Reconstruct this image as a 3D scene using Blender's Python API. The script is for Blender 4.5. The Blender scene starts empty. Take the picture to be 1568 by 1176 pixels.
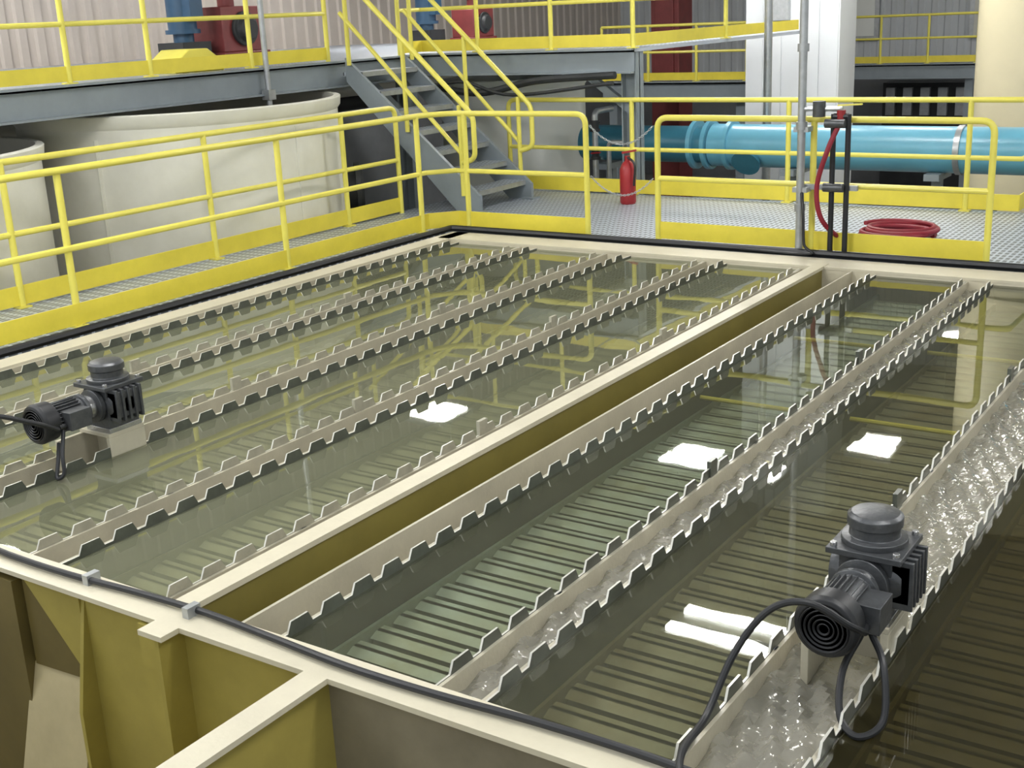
import bpy, math, random, bmesh
from mathutils import Vector, Matrix
random.seed(4)
sc = bpy.context.scene
try:
    sc.view_settings.view_transform = 'Standard'
    sc.view_settings.look = 'None'
except Exception: pass

# ---------------------------------------------------------------- materials
def mat(name, col, rough=0.5, metal=0.0, var=0.12, scale=4.0, bump=0.0, bscale=60.0, col2=None, spec=0.5):
    m = bpy.data.materials.new(name); m.use_nodes = True
    nt = m.node_tree; n = nt.nodes; l = nt.links
    b = n['Principled BSDF']
    tc = n.new('ShaderNodeTexCoord')
    no = n.new('ShaderNodeTexNoise'); no.inputs['Scale'].default_value = scale
    no.inputs['Detail'].default_value = 6; no.inputs['Roughness'].default_value = 0.65
    l.new(tc.outputs['Object'], no.inputs['Vector'])
    r = n.new('ShaderNodeValToRGB')
    r.color_ramp.elements[0].position = 0.3; r.color_ramp.elements[1].position = 0.7
    c2 = col2 if col2 else tuple(c*(1-var*2) for c in col)
    r.color_ramp.elements[0].color = (*c2, 1); r.color_ramp.elements[1].color = (*col, 1)
    l.new(no.outputs['Fac'], r.inputs['Fac']); l.new(r.outputs['Color'], b.inputs['Base Color'])
    b.inputs['Roughness'].default_value = rough; b.inputs['Metallic'].default_value = metal
    b.inputs['Specular IOR Level'].default_value = spec
    if bump > 0:
        n2 = n.new('ShaderNodeTexNoise'); n2.inputs['Scale'].default_value = bscale; n2.inputs['Detail'].default_value = 4
        l.new(tc.outputs['Object'], n2.inputs['Vector'])
        bp = n.new('ShaderNodeBump'); bp.inputs['Strength'].default_value = bump; bp.inputs['Distance'].default_value = 0.01
        l.new(n2.outputs['Fac'], bp.inputs['Height']); l.new(bp.outputs['Normal'], b.inputs['Normal'])
    return m

M_yel = mat('yellow_paint', (0.82,0.74,0.13), 0.35, var=0.06, scale=3)
M_toe = mat('yellow_toe_board_paint', (0.82,0.69,0.07), 0.4, var=0.08, scale=3)
M_cream = mat('cream_paint', (0.66,0.61,0.46), 0.4, var=0.08, scale=2.5, bump=0.1)
M_cream2 = mat('cream_paint_wet', (0.55,0.51,0.39), 0.3, var=0.12, scale=3, bump=0.1)
M_olive = mat('olive_epoxy', (0.42,0.35,0.085), 0.4, var=0.12, scale=2)
M_olive_md = mat('olive_epoxy_mid', (0.24,0.20,0.045), 0.35, var=0.12, scale=2)
M_olive_dk = mat('olive_recess_dark', (0.16,0.125,0.04), 0.5, var=0.15, scale=2)
M_brown = mat('sludge_brown', (0.15,0.125,0.075), 0.6, var=0.2, scale=3)
M_taupe = mat('stained_taupe', (0.27,0.24,0.17), 0.5, var=0.15, scale=3)
M_tan = mat('tan_plate', (0.50,0.43,0.25), 0.5, var=0.12, scale=3)
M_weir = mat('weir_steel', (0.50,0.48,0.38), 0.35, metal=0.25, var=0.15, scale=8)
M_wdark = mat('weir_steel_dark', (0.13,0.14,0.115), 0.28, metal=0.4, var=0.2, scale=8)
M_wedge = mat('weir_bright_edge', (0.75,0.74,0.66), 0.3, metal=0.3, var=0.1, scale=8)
M_wet = mat('wet_dark_steel', (0.06,0.065,0.045), 0.3, metal=0.2, var=0.2, scale=8)
M_grey = mat('grey_steel_paint', (0.26,0.30,0.325), 0.45, var=0.1, scale=2)
M_galv = mat('galvanised', (0.48,0.50,0.51), 0.35, metal=0.6, var=0.12, scale=12)
M_black = mat('black_rubber', (0.015,0.016,0.018), 0.45, var=0.1)
M_white = mat('white_tank_frp', (0.80,0.79,0.71), 0.4, var=0.07, scale=1.2, col2=(0.66,0.65,0.56))
M_white2 = mat('white_tank_clean', (0.93,0.95,0.90), 0.35, var=0.02, scale=1.2)
M_blue = mat('blue_pipe_paint', (0.16,0.46,0.62), 0.3, var=0.1, scale=1.5)
M_blue_dk = mat('dark_blue_paint', (0.05,0.21,0.30), 0.35, var=0.1)
M_bluemot = mat('blue_motor_paint', (0.03,0.09,0.17), 0.4)
M_red = mat('red_paint', (0.36,0.02,0.025), 0.35, var=0.1)
M_hose = mat('red_rubber_hose', (0.28,0.015,0.03), 0.5, var=0.1)
M_rust = mat('maroon_paint', (0.22,0.04,0.04), 0.5, var=0.15)
M_motor = mat('grey_motor_casting', (0.10,0.105,0.11), 0.35, metal=0.35, var=0.2, scale=20, bump=0.15)
M_motor_lt = mat('machined_silver', (0.5,0.5,0.5), 0.25, metal=0.8, var=0.1)
M_conc = mat('concrete', (0.30,0.30,0.29), 0.8, var=0.15, scale=1.5, bump=0.2)
M_plinth = mat('grey_block_wall', (0.20,0.21,0.22), 0.8, var=0.12, scale=1.5, bump=0.2)
def lam(n,c,c2): return mat(n,c,0.5,scale=3.0,col2=c2)
LAM = {
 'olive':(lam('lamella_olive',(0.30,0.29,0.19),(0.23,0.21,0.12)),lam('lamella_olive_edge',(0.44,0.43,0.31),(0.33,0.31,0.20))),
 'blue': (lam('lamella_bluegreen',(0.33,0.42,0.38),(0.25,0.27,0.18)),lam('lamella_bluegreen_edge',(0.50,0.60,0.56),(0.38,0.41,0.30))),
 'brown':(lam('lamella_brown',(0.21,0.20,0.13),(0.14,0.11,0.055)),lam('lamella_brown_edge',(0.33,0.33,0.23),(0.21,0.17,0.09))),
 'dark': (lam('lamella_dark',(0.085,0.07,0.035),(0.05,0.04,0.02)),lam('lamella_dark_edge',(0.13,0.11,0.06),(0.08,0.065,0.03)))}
M_wall = mat('wall_cladding_pale', (0.66,0.69,0.71), 0.6, var=0.04, scale=1)
M_wallp = mat('wall_cladding_pink_grey', (0.68,0.61,0.55), 0.6, var=0.06, scale=1)
M_ceil = mat('ceiling_deck', (0.50,0.50,0.47), 0.8, var=0.1, scale=1)
M_col = mat('beige_tank_paint', (0.68,0.62,0.42), 0.45, var=0.05, scale=1)
M_dark = mat('dark_equipment', (0.03,0.033,0.035), 0.6, var=0.2)

def grating():
    m = bpy.data.materials.new('bar_grating'); m.use_nodes = True
    nt=m.node_tree; n=nt.nodes; l=nt.links; b=n['Principled BSDF']
    tc=n.new('ShaderNodeTexCoord'); sx=n.new('ShaderNodeSeparateXYZ'); l.new(tc.outputs['Object'],sx.inputs[0])
    def bars(out, freq, th):
        a=n.new('ShaderNodeMath'); a.operation='MULTIPLY'; a.inputs[1].default_value=freq; l.new(out,a.inputs[0])
        f=n.new('ShaderNodeMath'); f.operation='FRACT'; l.new(a.outputs[0],f.inputs[0])
        t=n.new('ShaderNodeMath'); t.operation='LESS_THAN'; t.inputs[1].default_value=th; l.new(f.outputs[0],t.inputs[0]); return t
    t1=bars(sx.outputs[0],20,0.4); t2=bars(sx.outputs[1],10,0.3)
    mx=n.new('ShaderNodeMath'); mx.operation='MAXIMUM'; l.new(t1.outputs[0],mx.inputs[0]); l.new(t2.outputs[0],mx.inputs[1])
    mc=n.new('ShaderNodeMix'); mc.data_type='RGBA'
    mc.inputs['A'].default_value=(0.14,0.155,0.17,1); mc.inputs['B'].default_value=(0.52,0.57,0.64,1)
    l.new(mx.outputs[0],mc.inputs['Factor']); l.new(mc.outputs['Result'],b.inputs['Base Color'])
    b.inputs['Roughness'].default_value=0.4; b.inputs['Metallic'].default_value=0.2
    return m
M_grate = grating()

def water(name, murk_col, murk, tint, bscale, bstr, rough=0.015, ior=1.4):
    m = bpy.data.materials.new(name); m.use_nodes=True
    nt=m.node_tree; n=nt.nodes; l=nt.links
    for x in list(n): n.remove(x)
    out=n.new('ShaderNodeOutputMaterial')
    fr=n.new('ShaderNodeFresnel'); fr.inputs['IOR'].default_value=ior
    tr=n.new('ShaderNodeBsdfTransparent'); tr.inputs['Color'].default_value=(*tint,1)
    df=n.new('ShaderNodeBsdfDiffuse')
    gl=n.new('ShaderNodeBsdfGlossy'); gl.inputs['Roughness'].default_value=rough; gl.inputs['Color'].default_value=(0.95,0.97,0.92,1)
    tc=n.new('ShaderNodeTexCoord')
    nm=n.new('ShaderNodeTexNoise'); nm.inputs['Scale'].default_value=0.7; nm.inputs['Detail'].default_value=4
    l.new(tc.outputs['Object'],nm.inputs['Vector'])
    rp=n.new('ShaderNodeValToRGB'); rp.color_ramp.elements[0].position=0.3; rp.color_ramp.elements[1].position=0.7
    rp.color_ramp.elements[0].color=(*[c*0.85 for c in murk_col],1); rp.color_ramp.elements[1].color=(*[min(1,c*1.15) for c in murk_col],1)
    l.new(nm.outputs['Fac'],rp.inputs['Fac']); l.new(rp.outputs['Color'],df.inputs['Color'])
    ns=n.new('ShaderNodeTexNoise'); ns.inputs['Scale'].default_value=bscale; ns.inputs['Detail'].default_value=2
    l.new(tc.outputs['Object'],ns.inputs['Vector'])
    bp=n.new('ShaderNodeBump'); bp.inputs['Strength'].default_value=bstr; bp.inputs['Distance'].default_value=0.02
    l.new(ns.outputs['Fac'],bp.inputs['Height'])
    for s in (gl,fr): l.new(bp.outputs['Normal'],s.inputs['Normal'])
    m1=n.new('ShaderNodeMixShader'); m1.inputs[0].default_value=murk
    l.new(tr.outputs[0],m1.inputs[1]); l.new(df.outputs[0],m1.inputs[2])
    m2=n.new('ShaderNodeMixShader'); l.new(fr.outputs[0],m2.inputs[0]); l.new(m1.outputs[0],m2.inputs[1]); l.new(gl.outputs[0],m2.inputs[2])
    l.new(m2.outputs[0],out.inputs[0])
    return m
M_waterL = water('water_murky', (0.30,0.31,0.20), 0.38, (0.90,0.92,0.78), 2.0, 0.035, ior=1.48)
M_waterR = water('water_clear', (0.20,0.20,0.13), 0.20, (0.88,0.89,0.77), 2.0, 0.035)
M_waterD = water('water_dark', (0.08,0.07,0.035), 0.25, (0.75,0.72,0.52), 2.0, 0.035, ior=1.36)
M_waterT = water('water_launder', (0.50,0.48,0.41), 0.45, (0.9,0.9,0.82), 16.0, 1.0, 0.07, ior=1.5)

def emis(name,col,st):
    m=bpy.data.materials.new(name); m.use_nodes=True
    nt=m.node_tree; n=nt.nodes
    for x in list(n): n.remove(x)
    o=n.new('ShaderNodeOutputMaterial'); e=n.new('ShaderNodeEmission')
    e.inputs[0].default_value=(*col,1); e.inputs[1].default_value=st
    nt.links.new(e.outputs[0],o.inputs[0]); return m
M_lamp = emis('lamp_glow',(1,0.98,0.95),90)

# ---------------------------------------------------------------- mesh builder
class MB:
    def __init__(s,name): s.name=name; s.v=[]; s.f=[]; s.mi=[]; s.mats=[]
    def add(s,vs,fs,m):
        if m not in s.mats: s.mats.append(m)
        k=s.mats.index(m); o=len(s.v)
        s.v+= [tuple(v) for v in vs]; s.f+=[tuple(i+o for i in f) for f in fs]; s.mi+=[k]*len(fs)
        return s
    def box(s,x0,x1,y0,y1,z0,z1,m):
        vs=[(x,y,z) for x in (x0,x1) for y in (y0,y1) for z in (z0,z1)]
        return s.add(vs,[(0,1,3,2),(4,6,7,5),(0,4,5,1),(2,3,7,6),(0,2,6,4),(1,5,7,3)],m)
    def obox(s,c,ax,ay,az,m):
        c=Vector(c);ax=Vector(ax);ay=Vector(ay);az=Vector(az)
        vs=[c+i*ax+j*ay+k*az for i in (-1,1) for j in (-1,1) for k in (-1,1)]
        return s.add(vs,[(0,1,3,2),(4,6,7,5),(0,4,5,1),(2,3,7,6),(0,2,6,4),(1,5,7,3)],m)
    def bar(s,p0,p1,w,h,m,up=(0,0,1)):
        p0=Vector(p0);p1=Vector(p1);d=(p1-p0);L=d.length;d.normalize()
        sd=d.cross(Vector(up)).normalized(); u=sd.cross(d)
        return s.obox((p0+p1)/2,d*L/2,sd*w/2,u*h/2,m)
    def tube(s,pts,r,m,n=10,closed=False):
        P=[Vector(p) for p in pts]; N=len(P); vs=[]; fs=[]
        def tan(i):
            if closed: return (P[(i+1)%N]-P[i-1]).normalized()
            if i==0: return (P[1]-P[0]).normalized()
            if i==N-1: return (P[-1]-P[-2]).normalized()
            return ((P[i+1]-P[i]).normalized()+(P[i]-P[i-1]).normalized()).normalized()
        t=tan(0); a=Vector((0,0,1)) if abs(t.z)<0.9 else Vector((1,0,0))
        u=t.cross(a).normalized()
        for i in range(N):
            t=tan(i); u=(u-t*u.dot(t)).normalized(); w=t.cross(u)
            for k in range(n):
                an=2*math.pi*k/n; vs.append(P[i]+u*math.cos(an)*r+w*math.sin(an)*r)
        for i in range(N if closed else N-1):
            j=(i+1)%N
            for k in range(n):
                fs.append((i*n+k,i*n+(k+1)%n,j*n+(k+1)%n,j*n+k))
        if not closed:
            fs.append(tuple(range(n))[::-1]); fs.append(tuple((N-1)*n+k for k in range(n)))
        return s.add(vs,fs,m)
    def lathe(s,o,ax,prof,m,n=32,cap=True):
        o=Vector(o);ax=Vector(ax).normalized()
        a=Vector((0,0,1)) if abs(ax.z)<0.9 else Vector((1,0,0))
        u=ax.cross(a).normalized(); w=ax.cross(u); vs=[];fs=[]
        for (t,r) in prof:
            for k in range(n):
                an=2*math.pi*k/n; vs.append(o+ax*t+u*math.cos(an)*r+w*math.sin(an)*r)
        for i in range(len(prof)-1):
            for k in range(n): fs.append((i*n+k,i*n+(k+1)%n,(i+1)*n+(k+1)%n,(i+1)*n+k))
        if cap:
            fs.append(tuple(range(n))[::-1]); fs.append(tuple((len(prof)-1)*n+k for k in range(n)))
        return s.add(vs,fs,m)
    def prism(s,poly,ext,m):
        P=[Vector(p) for p in poly]; e=Vector(ext); N=len(P)
        vs=P+[p+e for p in P]
        fs=[tuple(range(N))[::-1],tuple(range(N,2*N))]+[(i,(i+1)%N,(i+1)%N+N,i+N) for i in range(N)]
        return s.add(vs,fs,m)
    def build(s,bevel=0,recalc=True):
        me=bpy.data.meshes.new(s.name); me.from_pydata(s.v,[],s.f)
        for m in s.mats: me.materials.append(m)
        for p,k in zip(me.polygons,s.mi): p.material_index=k; p.use_smooth=True
        if recalc:
            bm=bmesh.new(); bm.from_mesh(me); bmesh.ops.recalc_face_normals(bm,faces=bm.faces); bm.to_mesh(me); bm.free()
        me.set_sharp_from_angle(angle=math.radians(35))
        o=bpy.data.objects.new(s.name,me); sc.collection.objects.link(o)
        if bevel:
            b=o.modifiers.new('bevel','BEVEL'); b.width=bevel; b.segments=2; b.limit_method='ANGLE'
        return o
def fillet(pts,r,k=6):
    P=[Vector(p) for p in pts]; out=[P[0]]
    for i in range(1,len(P)-1):
        a=(P[i-1]-P[i]);b=(P[i+1]-P[i]); rr=min(r,a.length*0.49,b.length*0.49)
        p0=P[i]+a.normalized()*rr; p1=P[i]+b.normalized()*rr
        for j in range(k+1):
            t=j/k; out.append(p0*(1-t)**2+P[i]*2*t*(1-t)+p1*t*t)
    out.append(P[-1]); return out
def spline(pts,k=8):
    P=[Vector(p) for p in pts]; P=[P[0]*2-P[1]]+P+[P[-1]*2-P[-2]]; out=[]
    for i in range(1,len(P)-2):
        for j in range(k):
            t=j/k;a,b,c,d=P[i-1],P[i],P[i+1],P[i+2]
            out.append(0.5*((2*b)+(c-a)*t+(2*a-5*b+4*c-d)*t*t+(-a+3*b-3*c+d)*t**3))
    out.append(P[-2]); return out

# ---------------------------------------------------------------- camera
cd=bpy.data.cameras.new('camera'); cam=bpy.data.objects.new('camera',cd); sc.collection.objects.link(cam)
X=Vector((0.8315,0.1254,-0.5412)); Y=Vector((0.5537,-0.2657,0.7892)); Y=(Y-X*X.dot(Y)/X.dot(X)).normalized(); X.normalize(); Z=X.cross(Y)
right=Vector((X.x,Y.x,Z.x)); down=Vector((X.y,Y.y,Z.y)); fwd=Vector((X.z,Y.z,Z.z))
R=Matrix((right,-down,-fwd)).transposed()
cam.matrix_world=Matrix.Translation((0,0,2.0))@R.to_4x4()
cd.sensor_width=36; cd.lens=1877/1568*36; cd.clip_end=200
sc.camera=cam

# ---------------------------------------------------------------- tank
XL,XR,YN,YF=-6.9,0.8,2.6,9.25
WL=-0.04
t=MB('clarifier_tank')
t.box(-7.0,-6.94,2.5,9.4,-2.1,-0.02,M_olive)
t.box(-7.05,-6.86,2.5,9.4,-0.02,0.0,M_cream)
t.box(-7.0,XR+0.1,9.2,9.28,-2.1,-0.02,M_olive)
t.box(-7.0,XR+0.1,9.08,9.4,-0.02,0.0,M_cream)
t.box(-7.0,XR+0.1,9.085,9.12,-0.35,-0.02,M_cream)
t.box(XR,XR+0.06,2.5,9.4,-2.1,-0.02,M_olive)
t.box(XR-0.06,XR+0.14,2.5,9.4,-0.02,0.0,M_cream)
t.box(-7.0,XR+0.1,2.56,2.62,-2.1,-0.02,M_olive)
t.box(-7.05,XR+0.14,2.50,2.64,-0.02,0.0,M_cream)
t.box(-7.0,XR+0.1,2.6,9.2,-2.1,-2.0,M_brown)
t.box(-3.33,-3.27,2.62,9.2,-2.1,-0.02,M_olive)
t.box(-3.345,-3.25,2.6,9.2,-0.02,0.004,M_cream)
t.box(-3.265,-3.262,2.65,9.1,-0.5,-0.02,M_olive_md)  # darker olive sheet over the divider's right face
t.box(-6.9,0.8,2.65,9.1,-0.95,-0.92,M_brown)
# outlet boxes in front of tank
t.box(-2.58,-2.48,0.3,2.5,-0.02,0.0,M_cream)
t.box(-2.54,-2.52,0.3,2.56,-1.6,-0.02,M_olive)
t.box(-3.22,-3.20,2.43,2.56,-1.6,-0.02,M_olive)
t.box(-3.29,-3.17,2.42,2.50,-0.02,0.0,M_cream)
t.box(-3.38,-3.22,2.49,2.56,-0.20,-0.03,M_olive)
t.prism([(-3.77,2.46,-1.6),(-3.77,2.46,-0.5),(-3.77,2.55,-0.02),(-3.77,2.56,-0.02),(-3.77,2.56,-1.6)],(0.02,0,0),M_olive)
t.prism([(-4.12,2.545,-0.03),(-3.77,2.545,-0.03),(-3.77,2.545,-0.40)],(0,-0.012,0),M_olive)
t.prism([(-4.12,2.545,-0.03),(-3.77,2.545,-0.40),(-4.12,2.545,-0.42)],(0,-0.010,0),M_olive_dk)  # flat triangle, recess darkness put into its colour
t.prism([(-4.16,2.545,-0.42),(-3.77,2.545,-0.40),(-3.77,2.30,-1.3),(-4.16,2.30,-1.3)],(0,0.02,-0.01),M_tan)
t.box(-7.0,-4.14,2.50,2.555,-1.6,-0.05,M_olive_dk)  # flat panel coloured dark to stand in for a shaded recess
t.box(-2.52,XR,2.545,2.565,-1.6,-0.03,M_taupe)
t.box(-2.52,XR,2.30,2.56,-0.62,-0.60,M_tan)
t.box(-3.76,-2.54,2.545,2.555,-1.6,-0.03,M_olive)
t.box(-7.0,XR+0.1,0.2,2.56,-1.7,-1.6,M_brown)
t.box(-7.0,XR+0.1,0.2,0.26,-1.6,-0.02,M_olive)
t.build()

g=MB('rim_edge_seal')
g.tube(fillet([(-7.12,2.5,0.02),(-7.12,9.47,0.02),(XR+0.1,9.47,0.02)],0.05),0.030,M_black,8); g.build()

# launder troughs
def weir(b,x,y0,y1,m,me,zb=-0.07,hi=0.012,lo=-0.028,th=0.008,off=0.0,tabs=(4.7,6.7)):
    pitch=0.17; pts=[(y0,lo)]; y=y0+0.02+off
    while y+0.14<y1:
        pts+=[(y,lo),(y+0.020,hi),(y+0.106,hi),(y+0.126,lo)]; y+=pitch
    pts.append((y1,lo))
    vs=[];fs=[];ft=[]
    for (yy,zz) in pts: vs+=[(x-th/2,yy,zb),(x-th/2,yy,zz),(x+th/2,yy,zz),(x+th/2,yy,zb)]
    for i in range(len(pts)-1):
        a=4*i;c=4*i+4
        fs+=[(a,c,c+1,a+1),(a+2,c+2,c+3,a+3)]; ft.append((a+1,c+1,c+2,a+2))
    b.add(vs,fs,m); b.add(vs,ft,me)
    for ty in tabs:
        b.box(x-0.010,x+0.010,ty,ty+0.07,zb,0.045,m)
def launder(xl,xr,y0=2.64,y1=9.12,lw=True,rw=True,floor=-0.32,leftplain=-0.02):
    b=MB('launder_trough')
    th=0.014
    b.box(xl-th/2,xl+th/2,y0,y1,floor,-0.03 if lw else leftplain,M_cream2)
    b.box(xr-th/2,xr+th/2,y0,y1,floor,-0.03,M_cream2)
    b.box(xl,xr,y0,y1,floor-0.014,floor,M_cream2)
    b.box(xl,xr,y0-0.01,y0+0.004,floor,-0.035,M_cream2)
    b.box(xl-0.02,xr+0.02,y1-0.01,y1+0.02,floor,-0.005,M_cream)
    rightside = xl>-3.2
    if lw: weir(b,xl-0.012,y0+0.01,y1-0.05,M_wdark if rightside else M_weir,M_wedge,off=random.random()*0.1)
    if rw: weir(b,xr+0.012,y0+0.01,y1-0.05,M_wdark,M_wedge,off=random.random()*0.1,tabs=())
    b.box(xr+0.018,xr+0.022,y0,y1,floor-0.05,-0.05,M_wet)
    for yy in (3.4,5.2,7.0,8.6):
        b.box(xl-0.02,xl+0.0,yy,yy+0.03,-0.06,-0.03,M_galv)
    b.build()
TR=[(-6.06,-5.90),(-5.18,-4.95),(-4.25,-4.07),(-2.17,-2.00),(-1.34,-1.02),(-0.30,-0.10)]
launder(-6.86,-6.76,lw=False)
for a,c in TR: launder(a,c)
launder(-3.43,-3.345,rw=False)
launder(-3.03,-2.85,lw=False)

def quad(b,x0,x1,y0,y1,z,m): b.add([(x0,y0,z),(x1,y0,z),(x1,y1,z),(x0,y1,z)],[(0,1,2,3)],m)
baysL=[(-6.742,-6.078,'olive'),(-5.882,-5.198,'olive'),(-4.932,-4.268,'olive'),(-4.052,-3.448,'olive')]
baysR=[(-2.832,-2.188,'blue'),(-1.982,-1.358,'brown'),(-1.002,-0.318,'dark'),(-0.082,0.8,'dark')]
w=MB('clarifier_water')
for a,c,k in baysL: quad(w,a,c,2.62,9.085,WL,M_waterL)
for a,c,k in baysR: quad(w,a,c,2.62,9.085,WL,M_waterR if k!='dark' else M_waterD)
w.build(recalc=False)
w=MB('launder_water')
def ripple(b,x0,x1,y0,y1,z,m,amp):
    nx=max(4,int((x1-x0)/0.018)); ny=int((y1-y0)/0.03); vs=[];fs=[]
    for j in range(ny+1):
        for i in range(nx+1):
            vs.append((x0+(x1-x0)*i/nx,y0+(y1-y0)*j/ny,z+amp*(random.random()-0.5)+amp*0.8*math.sin(j*0.9+i*1.3)))
    for j in range(ny):
        for i in range(nx):
            a=j*(nx+1)+i; fs.append((a,a+1,a+nx+2,a+nx+1))
    b.add(vs,fs,m)
for a,c in TR+[(-6.86,-6.76),(-3.43,-3.345),(-3.03,-2.85)]:
    zz=-0.09 if a>-2.5 else -0.17
    if a>-2.5: ripple(w,a+0.008,c-0.008,2.65,9.1,zz,M_waterT,0.013)
    else: quad(w,a+0.008,c-0.008,2.65,9.1,zz,M_waterT)
w.build(recalc=False)

# lamella packs
LT=-0.20
for bays in (baysL,baysR):
    b=MB('lamella_plate_pack')
    for a,c,k in bays:
        ml,mt=LAM[k]
        a2=a+0.03; c2=c-0.035
        y=2.84
        while y<8.98:
            b.prism([(a2,y,LT),(a2,y+0.02,LT),(a2,y-0.16,LT-0.3),(a2,y-0.18,LT-0.3)],(c2-a2,0,0),ml)
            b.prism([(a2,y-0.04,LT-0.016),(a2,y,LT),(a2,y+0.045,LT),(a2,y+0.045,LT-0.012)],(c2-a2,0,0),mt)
            y+=0.135
        b.box(c2,c2+0.015,2.65,9.1,-0.6,LT+0.02,M_wet)
        b.box(a2-0.02,a2-0.005,2.65,9.1,-0.6,LT+0.02,ml)
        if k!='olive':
            for yy in (5.95,7.35): b.tube([(a2-0.01,yy,-0.10),(c2,yy,-0.10)],0.013,M_yel,8)  # yellow bars added to mimic the yellow reflection lines on the water
    b.build()

# ---------------------------------------------------------------- walkway deck
d=MB('grating_walkway')
d.box(-8.35,-7.22,1.0,9.5,-0.05,0.0,M_grate)
d.box(-8.35,2.0,9.5,12.05,-0.05,0.0,M_grate)
d.box(-2.4,2.0,12.05,17,-0.05,0.0,M_grate)
for yy in (9.52,12.0): d.box(-8.35,2.0,yy-0.02,yy+0.05,-0.25,-0.05,M_grey)
for xx in (-8.35,-7.25): d.box(xx,xx+0.06,1.0,9.5,-0.25,-0.05,M_grey)
for xx in (-8.2,-5.5,-2.6,0.5):
    d.box(xx,xx+0.12,11.8,11.92,-2.2,-0.05,M_grey)
d.build()

def rail(name,runs,posts,base=0.0,h=1.07,toe=True,r=0.026,m=M_yel,mids=(0.55,),toeh=0.15):
    b=MB(name)
    for pl,drop0,drop1 in runs:
        P=[(x,y,base+h) for x,y in pl]
        if drop0: P=[(pl[0][0],pl[0][1],base)]+P
        if drop1: P=P+[(pl[-1][0],pl[-1][1],base)]
        b.tube(fillet(P,0.10),r,m,12)
        for z in mids: b.tube([(x,y,base+z) for x,y in pl],r*0.9,m,10)
        if toe:
            for i in range(len(pl)-1):
                b.bar((*pl[i],base+0.02+toeh/2),(*pl[i+1],base+0.02+toeh/2),0.012,toeh,M_toe)
    for x,y in posts:
        b.tube([(x,y,base),(x,y,base+h)],r,m,12)
        b.box(x-0.05,x+0.05,y-0.05,y+0.05,base,base+0.012,m)
    return b
rail('walkway_handrail',[([(-7.3,1.2),(-7.3,9.35),(-7.10,9.58),(-5.66,9.6)],False,True)],
     [(-7.3,3.2),(-7.32,5.28),(-7.31,7.4),(-7.3,9.25),(-6.98,9.58)],h=1.10,mids=(0.56,)).build()
rail('walkway_handrail',[([(-8.28,1.2),(-8.28,10.15)],False,True)],
     [(-8.28,3.4),(-8.28,5.5),(-8.28,7.5),(-8.28,9.3)],h=1.10,mids=(0.56,)).build()
rail('platform_handrail',[([(-4.97,9.65),(-2.17,9.62)],True,True)],[(-3.56,9.64)]).build()
rail('platform_handrail',[([(-8.1,12.0),(-2.45,12.0),(-2.45,17)],True,False)],
     [(-6.49,12.0),(-4.70,12.0),(-2.93,12.0),(-2.45,14.0)],h=1.03,mids=(0.5,)).build()
b=MB('safety_chain')
for z in (1.0,0.55):
    n=34
    for i in range(n):
        f=(i+0.5)/n; x=-5.63+0.63*f; zz=z-0.16*4*f*(1-f)
        sl=-0.16*4*(1-2*f)/0.63
        dv=Vector((1,0.05,sl)).normalized(); sd=Vector((0,1,0)) if i%2 else dv.cross(Vector((0,1,0)))
        c=Vector((x,9.62,zz)); L=0.016
        P=[c+dv*L*math.cos(q)+sd*0.008*math.sin(q) for q in [k*math.pi/4 for k in range(8)]]
        b.tube(P,0.0028,M_galv,5,closed=True)
b.build()

# ---------------------------------------------------------------- stairs
s=MB('mezzanine_stair')
x0,z0,x1,z1=-7.5,0.0,-9.15,1.55
for yy in (10.43,11.42):
    s.prism([(x0+0.05,yy,0.0),(x0+0.05,yy,0.17),(x1,yy,z1+0.05),(x1,yy,z1-0.2),(x0-0.25,yy,0)],(0,0.045,0),M_grey)
    s.box(x0-0.05,x0+0.10,yy-0.05,yy+0.1,0,0.02,M_grey)
n=7
for i in range(n):
    f=(i+0.7)/n; xx=x0+(x1-x0)*f; zz=z1*(i+1)/(n+0.5)
    s.box(xx-0.14,xx+0.14,10.46,11.42,zz-0.035,zz,M_grate)
    s.box(xx+0.13,xx+0.145,10.46,11.42,zz-0.05,zz,M_galv)
for yy in (10.40,11.50):
    top=[(x0-0.12,yy,0.52),(x0+0.04,yy,0.56),(x0+0.04,yy,1.0),(x1,yy,z1+0.98),(x1-0.4,yy,z1+0.98)]
    s.tube(fillet(top,0.08),0.027,M_yel,12)
    s.tube([(x0-0.12,yy,0.60),(x1,yy,z1+0.52)],0.023,M_yel,12)
    for f in (0.08,0.5,0.95):
        xx=x0+(x1-x0)*f; s.tube([(xx,yy,z1*f+0.05),(xx,yy,z1*f+0.98)],0.025,M_yel,10)
s.build()

# ---------------------------------------------------------------- mezzanine
mz=1.57; MXE=-6.45
b=MB('mezzanine_platform')
b.box(-15,-9.3,2,17,mz-0.04,mz,M_grate)
b.box(-9.3,MXE,12.0,17,mz-0.04,mz,M_grate)
def channel_y(b,x,y0,y1,zt,h=0.28):
    b.box(x-0.012,x,y0,y1,zt-h,zt,M_grey); b.box(x-0.012,x+0.07,y0,y1,zt-0.02,zt,M_grey); b.box(x-0.012,x+0.07,y0,y1,zt-h,zt-h+0.02,M_grey)
def channel_x(b,y,x0,x1,zt,h=0.26):
    b.box(x0,x1,y,y+0.012,zt-h,zt,M_grey); b.box(x0,x1,y-0.07,y+0.012,zt-0.02,zt,M_grey); b.box(x0,x1,y-0.07,y+0.012,zt-h,zt-h+0.02,M_grey)
channel_y(b,-9.3,2,12,mz); channel_x(b,12.0,-9.3,MXE,mz)
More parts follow.
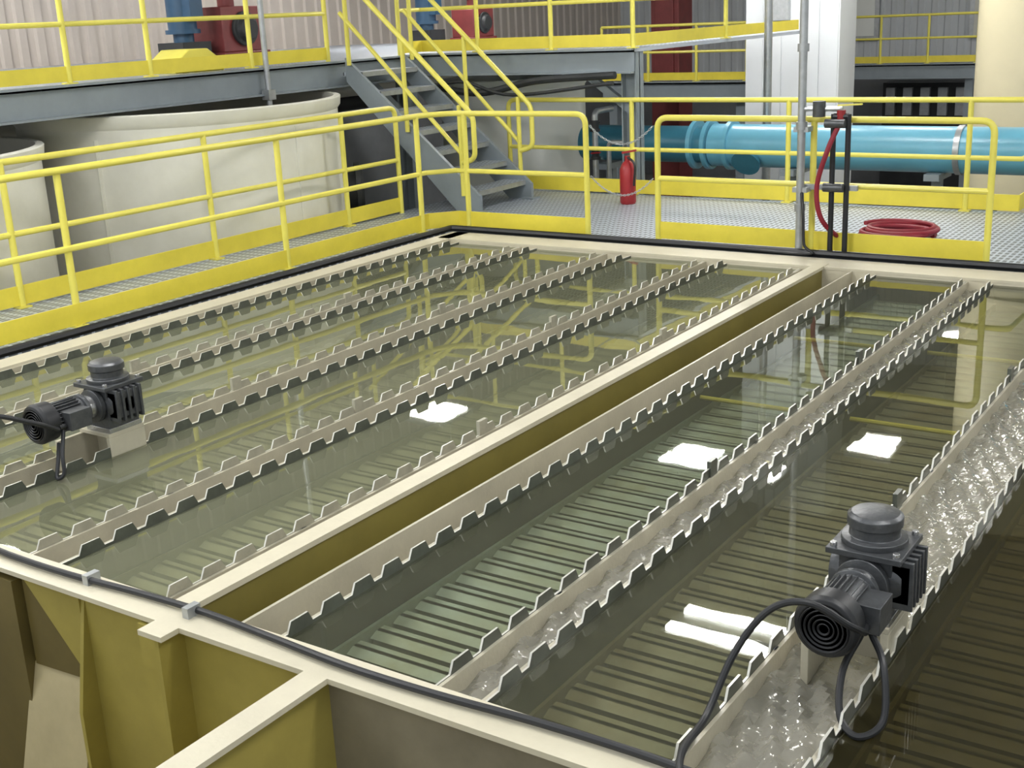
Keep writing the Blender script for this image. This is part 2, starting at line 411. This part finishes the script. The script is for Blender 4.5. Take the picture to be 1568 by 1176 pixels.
for xx,yy in ((MXE-0.1,12.14),(-9.5,11.9),(-9.6,3.2),(-14,12)):
    b.box(xx-0.09,xx+0.09,yy-0.008,yy+0.008,-2.2,mz-0.04,M_grey)
    b.box(xx-0.09,xx-0.075,yy-0.09,yy+0.09,-2.2,mz-0.04,M_grey); b.box(xx+0.075,xx+0.09,yy-0.09,yy+0.09,-2.2,mz-0.04,M_grey)
b.bar((MXE-0.1,12.14,0.9),(MXE-0.7,12.14,mz-0.25),0.08,0.08,M_grey)
b.bar((-9.5,11.9,0.8),(-9.5,11.2,mz-0.25),0.08,0.08,M_grey)
for yy in (4.5,7,9.5): b.box(-15,-9.32,yy,yy+0.1,mz-0.24,mz-0.04,M_grey)
b.tube(spline([(-9.2,11.85,1.22),(-8.4,11.85,1.12),(-7.6,11.85,1.25),(-6.6,11.85,1.30)]),0.04,M_dark,8)
b.tube(spline([(-9.2,11.80,1.15),(-8.6,11.80,1.25),(-7.9,11.80,1.10),(-6.6,11.80,1.22)]),0.02,M_dark,8)
b.build()
b=MB('overhead_pipe_run')
b.tube([(-11.85,3,1.05),(-11.85,16,1.05)],0.10,M_white,12)
b.tube([(-12.8,3,0.8),(-12.8,16,0.8)],0.14,M_dark,12)
b.tube([(-12.3,3,1.2),(-12.3,16,1.2)],0.06,M_galv,12)
b.build()
rail('mezzanine_handrail',[([(-9.32,2),(-9.32,10.35)],False,True)],[(-9.32,y) for y in (3.2,5.1,7.0,7.9,9.2)],base=mz,mids=(0.5,),toeh=0.13).build()
rail('mezzanine_handrail',[([(-9.32,11.6),(-9.32,12.02),(MXE-0.02,12.02),(MXE-0.02,16.8)],True,False)],[(-8.5,12.02),(-7.5,12.02),(MXE-0.02,12.02),(MXE-0.02,14.4)],base=mz,mids=(0.5,),toeh=0.13).build()

def farplat(x0,x1,y,z):
    b=rail('far_platform',[([(x0,y),(x1,y)],False,False)],[(x0+(x1-x0)*k/3,y) for k in range(4)],base=z,mids=(0.5,),h=0.95,toeh=0.13)
    b.box(x0,x1,y,y+2,z-0.05,z,M_grate); channel_x(b,y,x0,x1,z,0.3)
    for xx in (x0+0.15,x1-0.15): b.box(xx-0.08,xx+0.08,y+0.1,y+0.26,-2.2,z-0.05,M_grey)
    b.build()
farplat(-11.4,-8.6,20.0,0.70)
farplat(-9.2,-6.3,26.0,0.62)

# ---------------------------------------------------------------- tanks
def tank(name,cx,cy,r,zt,m,zb=-2.2,n=64):
    b=MB(name)
    b.lathe((cx,cy,0),(0,0,1),[(zb,r*0.97),(zb+0.3,r),(zt-0.12,r*1.0),(zt-0.08,r+0.03),(zt,r+0.04),(zt+0.01,r+0.03),(zt+0.01,r-0.03),(zt-0.4,r-0.04)],m,n,cap=False)
    b.lathe((cx,cy,0),(0,0,1),[(zt-0.45,r-0.03),(zt-0.40,r-0.03)],M_brown,n)
    b.lathe((cx,cy,0),(0,0,1),[(-0.5,r+0.003),(-0.49,r+0.015),(-0.43,r+0.015),(-0.42,r+0.003)],m,n,cap=False)
    return b
TX,TY=-10.0,8.8
b=tank('white_mixing_tank',TX,TY,1.6,1.25,M_white)
for an in (-70,-35,0,30): 
    a=math.radians(an); b.box(TX+1.605*math.cos(a)-0.01,TX+1.61*math.cos(a),TY+1.605*math.sin(a)-0.03,TY+1.605*math.sin(a)+0.03,-2.0,1.05,M_white)
a=math.radians(44); dv=Vector((math.cos(a),math.sin(a),0))
b.lathe(Vector((TX,TY,0.26))+dv*1.5,dv,[(0,0.2),(0.22,0.2),(0.22,0.28),(0.27,0.28),(0.27,0.24),(0.30,0.22),(0.30,0.01)],M_dark,28)
b.build()
tank('white_mixing_tank',-10.15,5.35,1.5,1.10,M_white).build()
tank('white_storage_tank',-9.2,13.75,0.95,1.18,M_white2).build()
b=MB('beige_silo')
b.lathe((-3.55,18.2,0),(0,0,1),[(-2.2,0.85),(2.0,0.85),(2.02,0.88),(2.08,0.88),(2.1,0.85),(5.5,0.85),(5.8,0.4)],M_col,48); b.build()

# ---------------------------------------------------------------- blue pipe
b=MB('blue_process_pipe')
py,pz,pr=13.5,0.39,0.245
b.lathe((-7.95,py,pz),(1,0,0),[(0,pr-0.03),(1.75,pr-0.03)],M_blue_dk,32)
for xx in (-6.45,-6.27,-6.0):
    b.lathe((xx,py,pz),(1,0,0),[(0,pr),(0,pr+0.04),(0.05,pr+0.04),(0.05,pr)],M_blue,32)
b.lathe((-6.2,py,pz),(1,0,0),[(0,pr),(8.5,pr)],M_blue,32)
for xx in (-3.4,-0.9): b.lathe((xx,py,pz),(1,0,0),[(0,pr),(0,pr+0.015),(0.06,pr+0.015),(0.06,pr)],M_galv,32)
b.lathe((-5.7,py,pz),(0,-0.5,-0.35),[(0,0.12),(0.27,0.12),(0.27,0.17),(0.31,0.17)],M_blue_dk,24)
b.build()
b=MB('pipe_support_frame')
for xx in (-7.6,-5.2,-3.6,-2.0):
    b.box(xx-0.05,xx+0.05,py-0.05,py+0.05,-2.2,pz-pr,M_grey); b.box(xx-0.08,xx+0.08,py-0.25,py+0.25,pz-pr-0.06,pz-pr+0.01,M_grey)
b.tube([(-7.5,13.0,-0.05),(-1.5,13.0,-0.05)],0.045,M_galv,10)
b.tube([(-6.2,12.8,-0.25),(-1.5,12.8,-0.25)],0.05,M_dark,10)
for xx in (-6,-4.4,-3.0): b.box(xx-0.12,xx+0.12,12.9,13.1,-0.3,0.0,M_galv)
b.build()
b=MB('valve_manifold')
b.tube(fillet([(-7.3,12.6,-2.2),(-7.3,12.6,0.85),(-7.3,13.0,0.85)],0.08),0.035,M_galv,12)
b.tube(fillet([(-7.12,12.6,-2.2),(-7.12,12.6,0.5),(-6.75,12.6,0.5),(-6.75,12.6,0.2)],0.06),0.028,M_galv,12)
for z in (0.3,0.62): b.lathe((-7.3,12.6,z),(0,0,1),[(0,0.06),(0.03,0.06),(0.03,0.045),(0.1,0.045),(0.1,0.06),(0.13,0.06)],M_dark,16)
b.bar((-7.3,12.5,0.38),(-7.15,12.45,0.40),0.02,0.015,M_red)
b.build()

# ---------------------------------------------------------------- conduits + hose station
cx=-3.62
b=MB('vertical_conduit')
b.tube([(cx,9.52,0.0),(cx,9.52,6.4)],0.032,M_galv,14)
for zz in (0.35,1.0,1.6): b.lathe((cx,9.52,zz),(0,0,1),[(0,0.045),(0.06,0.045)],M_galv,14)
b.box(cx-0.06,cx+0.06,9.5,9.66,0.5,0.54,M_galv); b.box(cx-0.06,cx+0.06,9.5,9.66,0.98,1.02,M_galv)
b.build()
b=MB('hose_station')
for xx in (-3.37,-3.25): b.tube([(xx,9.55,-0.02),(xx,9.55,1.12)],0.022,M_black,12)
b.tube(fillet([(-3.37,9.55,1.10),(-3.25,9.55,1.10)],0.02),0.026,M_black,10)
b.box(-3.6,-3.17,9.56,9.6,0.52,0.56,M_galv)
for zz in (0.55,1.05):
    b.lathe((-3.42,9.5,zz),(1,0,0),[(0,0.035),(0.16,0.035)],M_motor,14)
b.tube([(cx,9.52,1.16),(-3.3,9.55,1.16)],0.022,M_galv,10)
b.lathe((-3.48,9.52,1.10),(0,0,1),[(0,0.05),(0.12,0.05)],M_motor,14)
b.bar((-3.32,9.5,1.19),(-3.13,9.5,1.20),0.025,0.012,M_yel)
b.lathe((-3.31,9.55,1.08),(0,0,1),[(0,0.035),(0.07,0.035)],M_red,12)
b.tube(spline([(-3.31,9.52,1.05),(-3.38,9.46,0.85),(-3.46,9.46,0.55),(-3.42,9.5,0.28),(-3.30,9.75,0.08),(-3.25,10.1,0.03),(-3.4,10.4,0.03)]),0.02,M_hose,10)
b.tube(spline([(-3.60,9.5,0.5),(-3.56,9.44,0.35),(-3.54,9.42,0.1),(-3.5,9.42,0.02),(-4.1,9.44,0.02)]),0.012,M_black,8)
b.build()
b=MB('red_hose_coil')
P=[]
for i in range(160):
    an=i/160*2*math.pi*4.5; rr=0.27+0.05*math.sin(i*0.13); P.append((-3.10+rr*1.05*math.cos(an)+0.02*math.sin(i*.05),10.50+rr*0.9*math.sin(an),0.022+0.009*i/20))
b.tube(P,0.02,M_hose,8); b.build()
b=MB('fire_extinguisher')
ex,ey=-6.25,11.45
b.lathe((ex,ey,0.0),(0,0,1),[(0.0,0.075),(0.02,0.085),(0.36,0.085),(0.42,0.06),(0.45,0.03),(0.50,0.03)],M_red,24)
b.bar((ex-0.06,ey,0.53),(ex+0.10,ey,0.56),0.03,0.02,M_red); b.tube(spline([(ex+.02,ey-.03,0.49),(ex+.12,ey-.07,0.42),(ex+.11,ey-.07,0.2)]),0.012,M_black,8)
b.build()
b=MB('vertical_conduit')
b.tube([(-6.0,14.6,-2.2),(-6.0,14.6,6.4)],0.05,M_galv,12); b.build()
b=MB('vertical_conduit')
b.tube([(-9.22,9.3,1.0),(-9.22,9.3,6.4)],0.03,M_galv,12); b.box(-9.27,-9.17,9.25,9.35,1.25,1.35,M_galv); b.build()

# ---------------------------------------------------------------- gearmotors
def gearmotor(x,y):
    b=MB('gearmotor')
    b.box(x-0.14,x-0.115,y-0.26,y+0.08,-0.10,0.06,M_cream2)
    b.box(x-0.14,x+0.09,y-0.11,y+0.11,0.06,0.08,M_cream2)
    b.box(x+0.065,x+0.09,y-0.11,y+0.11,-0.06,0.06,M_cream2)
    b.box(x-0.12,x+0.08,y-0.03,y,-0.08,0.06,M_cream2)
    b.box(x-0.09,x+0.09,y-0.10,y+0.10,0.08,0.105,M_motor_lt)
    zc=0.22
    b.box(x-0.085,x+0.085,y-0.09,y+0.09,0.10,zc+0.10,M_motor)
    b.lathe((x-0.12,y,zc),(1,0,0),[(0,0.05),(0.0,0.085),(0.03,0.095),(0.20,0.095),(0.235,0.085),(0.235,0.04),(0.26,0.04)],M_motor,28)
    b.lathe((x,y,zc+0.09),(0,0,1),[(0,0.095),(0.02,0.105),(0.035,0.105),(0.04,0.08),(0.07,0.08),(0.075,0.088),(0.105,0.088),(0.115,0.075),(0.12,0.03)],M_motor,32)
    b.box(x-0.12,x+0.12,y-0.12,y+0.12,zc+0.085,zc+0.105,M_motor)
    for sx in (-1,1):
        for sy in (-1,1): b.lathe((x+sx*0.10,y+sy*0.10,zc+0.1),(0,0,1),[(0,0.012),(0.02,0.012)],M_motor_lt,8)
    for k in range(5): b.box(x+0.08,x+0.15,y-0.08+k*0.036,y-0.066+k*0.036,zc-0.08,zc+0.085,M_motor)
    b.box(x+0.08,x+0.14,y-0.08,y+0.08,zc-0.06,zc+0.07,M_motor)
    b.lathe((x,y-0.08,zc),(0,-1,0),[(0,0.06),(0.02,0.085),(0.045,0.085),(0.05,0.055),(0.09,0.055),(0.095,0.08),(0.115,0.08),(0.12,0.065),(0.30,0.065)],M_motor,28)
    b.lathe((x,y-0.135,zc),(0,-1,0),[(0,0.059),(0.03,0.059)],M_motor_lt,24)
    for k in range(24):
        an=2*math.pi*k/24; dv=Vector((math.cos(an),0,math.sin(an)))
        b.obox(Vector((x,y-0.29,zc))+dv*0.069,(0,0.075,0),dv*0.009,dv.cross(Vector((0,1,0)))*0.0025,M_motor)
    b.lathe((x,y-0.365,zc),(0,-1,0),[(0,0.07),(0.0,0.096),(0.07,0.10),(0.085,0.092),(0.09,0.08),(0.086,0.07),(0.086,0.01)],M_black,32)
    for k in range(5):
        b.lathe((x,y-0.455,zc),(0,-1,0),[(0,0.016+k*0.014),(0.004,0.016+k*0.014),(0.004,0.020+k*0.014),(0,0.020+k*0.014)],M_black,24)
    b.box(x+0.05,x+0.13,y-0.34,y-0.22,zc-0.045,zc+0.045,M_motor)
    b.lathe((x+0.09,y-0.34,zc-0.02),(0,-1,0),[(0,0.014),(0.04,0.014)],M_black,10)
    b.build(bevel=0.003)
gearmotor(-1.10,3.62)
gearmotor(-5.02,3.74)

b=MB('motor_power_cable')
b.tube(spline([(-1.00,3.24,0.2),(-1.02,3.15,0.26),(-1.12,3.08,0.34),(-1.22,3.04,0.31),(-1.30,2.98,0.18),(-1.33,2.85,0.03),(-1.30,2.62,0.03),(-1.2,2.45,-0.05),(-1.1,2.0,-0.5)]),0.011,M_black,10)
b.tube(spline([(-1.0,3.3,0.17),(-0.93,3.2,0.13),(-0.90,3.12,0.0),(-0.95,3.05,-0.03),(-1.02,3.1,-0.01),(-1.05,3.2,0.08),(-1.03,3.3,0.16)]),0.011,M_black,10)
b.build()
b=MB('motor_power_cable')
b.tube(spline([(-4.91,3.34,0.2),(-4.9,3.2,0.28),(-5.0,3.05,0.34),(-5.15,2.95,0.25),(-5.3,2.8,0.05),(-5.4,2.6,0.02),(-5.4,2.4,-0.2)]),0.012,M_black,10)
b.tube(spline([(-4.93,3.38,0.18),(-4.88,3.32,0.08),(-4.86,3.3,0.0),(-4.89,3.28,-0.02),(-4.92,3.32,0.05),(-4.95,3.36,0.12)]),0.010,M_black,8)
b.build()
b=MB('rim_cable')
P=[(-7.0+0.35*i,2.585+0.02*math.sin(i*1.3),0.018) for i in range(22)]
b.tube(spline(P),0.013,M_black,10)
for xx in (-3.75,-3.2): b.box(xx-0.015,xx+0.015,2.56,2.62,0,0.04,M_galv)
b.build()

# ---------------------------------------------------------------- machinery on mezzanine & back
def vmotor(name,x,y,z,m,sz=1.0):
    b=MB(name)
    b.box(x-0.18*sz,x+0.18*sz,y-0.18*sz,y+0.18*sz,z,z+0.2*sz,M_dark)
    b.lathe((x,y,z+0.2*sz),(0,0,1),[(0,0.1*sz),(0.08*sz,0.1*sz),(0.08*sz,0.17*sz),(0.12*sz,0.17*sz),(0.12*sz,0.14*sz),(0.5*sz,0.14*sz),(0.5*sz,0.165*sz),(0.62*sz,0.165*sz),(0.66*sz,0.12*sz)],m,20)
    b.box(x+0.1*sz,x+0.22*sz,y-0.08*sz,y+0.08*sz,z+0.4*sz,z+0.6*sz,m)
    b.build()
def drum(name,x,y,z,m,sz=1.0):
    b=MB(name)
    b.box(x-0.3*sz,x+0.3*sz,y-0.38*sz,y+0.38*sz,z,z+0.1*sz,m)
    b.box(x-0.26*sz,x+0.26*sz,y-0.34*sz,y+0.34*sz,z+0.1*sz,z+0.62*sz,m)
    b.lathe((x+0.26*sz,y,z+0.36*sz),(1,0,0),[(0,0.2*sz),(0.05*sz,0.2*sz),(0.05*sz,0.15*sz),(0.12*sz,0.13*sz)],M_dark,20)
    b.lathe((x,y,z+0.62*sz),(0,0,1),[(0,0.1*sz),(0.2*sz,0.1*sz),(0.2*sz,0.15*sz),(0.24*sz,0.15*sz)],m,16)
    b.build(bevel=0.01)
drum('red_gearbox_unit',-12.0,11.5,mz,M_rust,1.05)
vmotor('blue_vertical_motor',-12.0,10.75,mz,M_bluemot,1.25)
drum('red_gearbox_unit',-11.6,16.3,mz,M_rust,0.8)
vmotor('blue_vertical_motor',-11.9,15.5,mz,M_bluemot,1.1)
b=MB('yellow_machine_guard')
b.prism([(-9.9,8.35,mz),(-9.9,9.0,mz),(-9.9,8.95,mz+0.12),(-9.9,8.8,mz+0.22),(-9.9,8.55,mz+0.22),(-9.9,8.4,mz+0.12)],(0.4,0,0),M_yel); b.build(bevel=0.01)
b=MB('red_control_cabinet')
b.box(-11.6,-11.0,22.3,22.9,-2.2,2.3,M_rust); b.box(-11.5,-11.1,22.26,22.3,0.3,2.2,M_rust); b.build(bevel=0.01)
b=MB('equipment_skid')
b.box(-8.8,-6.0,28.1,28.7,-2.2,0.1,M_dark)
for k in range(7): b.box(-8.7+0.38*k,-8.5+0.38*k,28.0,28.1,-0.6,0.0,M_galv)
b.build()
b=MB('clad_enclosure')
for k in range(5):
    xx=-7.75+k*0.29
    b.box(xx,xx+0.27,17.985,18.0,-2.2,6.0,M_wall)
b.box(-7.75,-6.3,18,18.7,-2.2,6.0,M_wall)
b.box(-7.35,-7.05,17.88,17.985,1.7,2.3,M_galv); b.build()

# ---------------------------------------------------------------- building shell
def corr_x(name,x0,x1,y,z0,z1,m,p=0.3,dep=-0.03):
    b=MB(name); vs=[];fs=[];xx=x0;pts=[]
    while xx<x1: pts+=[(xx,0),(xx+p*0.4,0),(xx+p*0.5,dep),(xx+p*0.9,dep)]; xx+=p
    for (a,dd) in pts: vs+=[(a,y+dd,z0),(a,y+dd,z1)]
    for i in range(len(pts)-1): fs.append((2*i,2*i+2,2*i+3,2*i+1))
    b.add(vs,fs,m); return b.build(recalc=False)
def corr_y(name,y0,y1,x,z0,z1,m,p=0.3,dep=0.04):
    b=MB(name); vs=[];fs=[];yy=y0;pts=[]
    while yy<y1: pts+=[(yy,0),(yy+p*0.4,0),(yy+p*0.5,dep),(yy+p*0.9,dep)]; yy+=p
    for (a,dd) in pts: vs+=[(x+dd,a,z0),(x+dd,a,z1)]
    for i in range(len(pts)-1): fs.append((2*i,2*i+2,2*i+3,2*i+1))
    b.add(vs,fs,m); return b.build(recalc=False)
corr_x('wall_back',-16,4,29,-2.2,6.5,M_wall)
corr_y('wall_left',-3,29,-16,-2.2,6.5,M_wallp)
corr_y('wall_right',-3,29,4.0,-2.2,6.5,M_wall,dep=-0.05)
MB('trim_1').box(-15.95,-15.8,-3,28.9,-2.2,1.3,M_plinth).build()
MB('trim_2').box(-15.8,3.9,28.75,28.95,-2.2,0.2,M_plinth).build()
b=MB('window_1')
b.box(-10.4,-9.2,28.86,28.94,1.0,2.4,M_galv)
b.box(-10.3,-9.85,28.84,28.87,1.1,2.3,M_white2); b.box(-9.75,-9.3,28.84,28.87,1.1,2.3,M_white2); b.build()
b=MB('door_1')
b.box(-7.2,-6.2,28.86,28.94,1.0,3.2,M_galv); b.box(-7.1,-6.3,28.84,28.87,1.05,3.1,M_white); b.build()
MB('floor').box(-16.1,4.1,-3,29.1,-2.4,-2.2,M_conc).build()
MB('ceiling').box(-16.1,4.1,3.5,29.1,6.5,6.6,M_ceil).build()

# ---------------------------------------------------------------- lamps
LZ=4.2
def lampfix(x,y,wx,wy,kind='panel'):
    b=MB('ceiling_and_fill_lamp')
    if kind=='panel':
        b.box(x-wx/2-0.04,x+wx/2+0.04,y-wy/2-0.04,y+wy/2+0.04,LZ+0.01,LZ+0.10,M_galv)
        b.box(x-wx/2,x+wx/2,y-wy/2,y-0.02,LZ-0.01,LZ+0.009,M_lamp)
        b.box(x-wx/2+0.05,x+wx/2-0.05,y+0.02,y+wy/2,LZ-0.01,LZ+0.009,M_lamp)
    elif kind=='tubes':
        b.box(x-wx/2-0.04,x+wx/2+0.04,y-wy/2-0.04,y+wy/2+0.04,LZ+0.04,LZ+0.14,M_galv)
        for yy in (y-wy/2+0.06,y+wy/2-0.06): b.box(x-wx/2,x+wx/2,yy-0.06,yy+0.06,LZ-0.01,LZ+0.039,M_lamp)
    else:
        b.lathe((x,y,LZ),(0,0,1),[(0.0,wx/2+0.02),(0.25,0.12),(0.4,0.1)],M_galv,24)
        b.lathe((x,y,LZ-0.02),(0,0,1),[(0,wx/2),(0.015,wx/2)],M_lamp,24)
    for xx in (x-wx/3,x+wx/3): b.tube([(xx,y,LZ+0.1),(xx,y,6.48)],0.008,M_galv,6)
    b.build()
lampfix(-11.96,15.2,0.8,0.75); lampfix(-7.3,15.2,0.75,0.7); lampfix(-6.2,15.1,0.55,0.6)
lampfix(-5.15,16.8,0.6,0.7); lampfix(-4.7,10.7,1.25,0.55,'tubes'); lampfix(-5.7,23.4,0.55,0.55,'round')
for x,y in ((-10,5.5),(-5,4.5),(-6,1.5),(0.5,3.5),(1.5,9),(1.5,15),(-12,4),(1.0,22),(-14,8)):  # unseen fill lamps added to brighten the hall, kept out of the reflections
    lampfix(x,y,1.25,0.55,'tubes')
wd=bpy.data.worlds.new('world'); sc.world=wd; wd.use_nodes=True
wd.node_tree.nodes['Background'].inputs[0].default_value=(0.92,0.96,1,1)
wd.node_tree.nodes['Background'].inputs[1].default_value=1.2
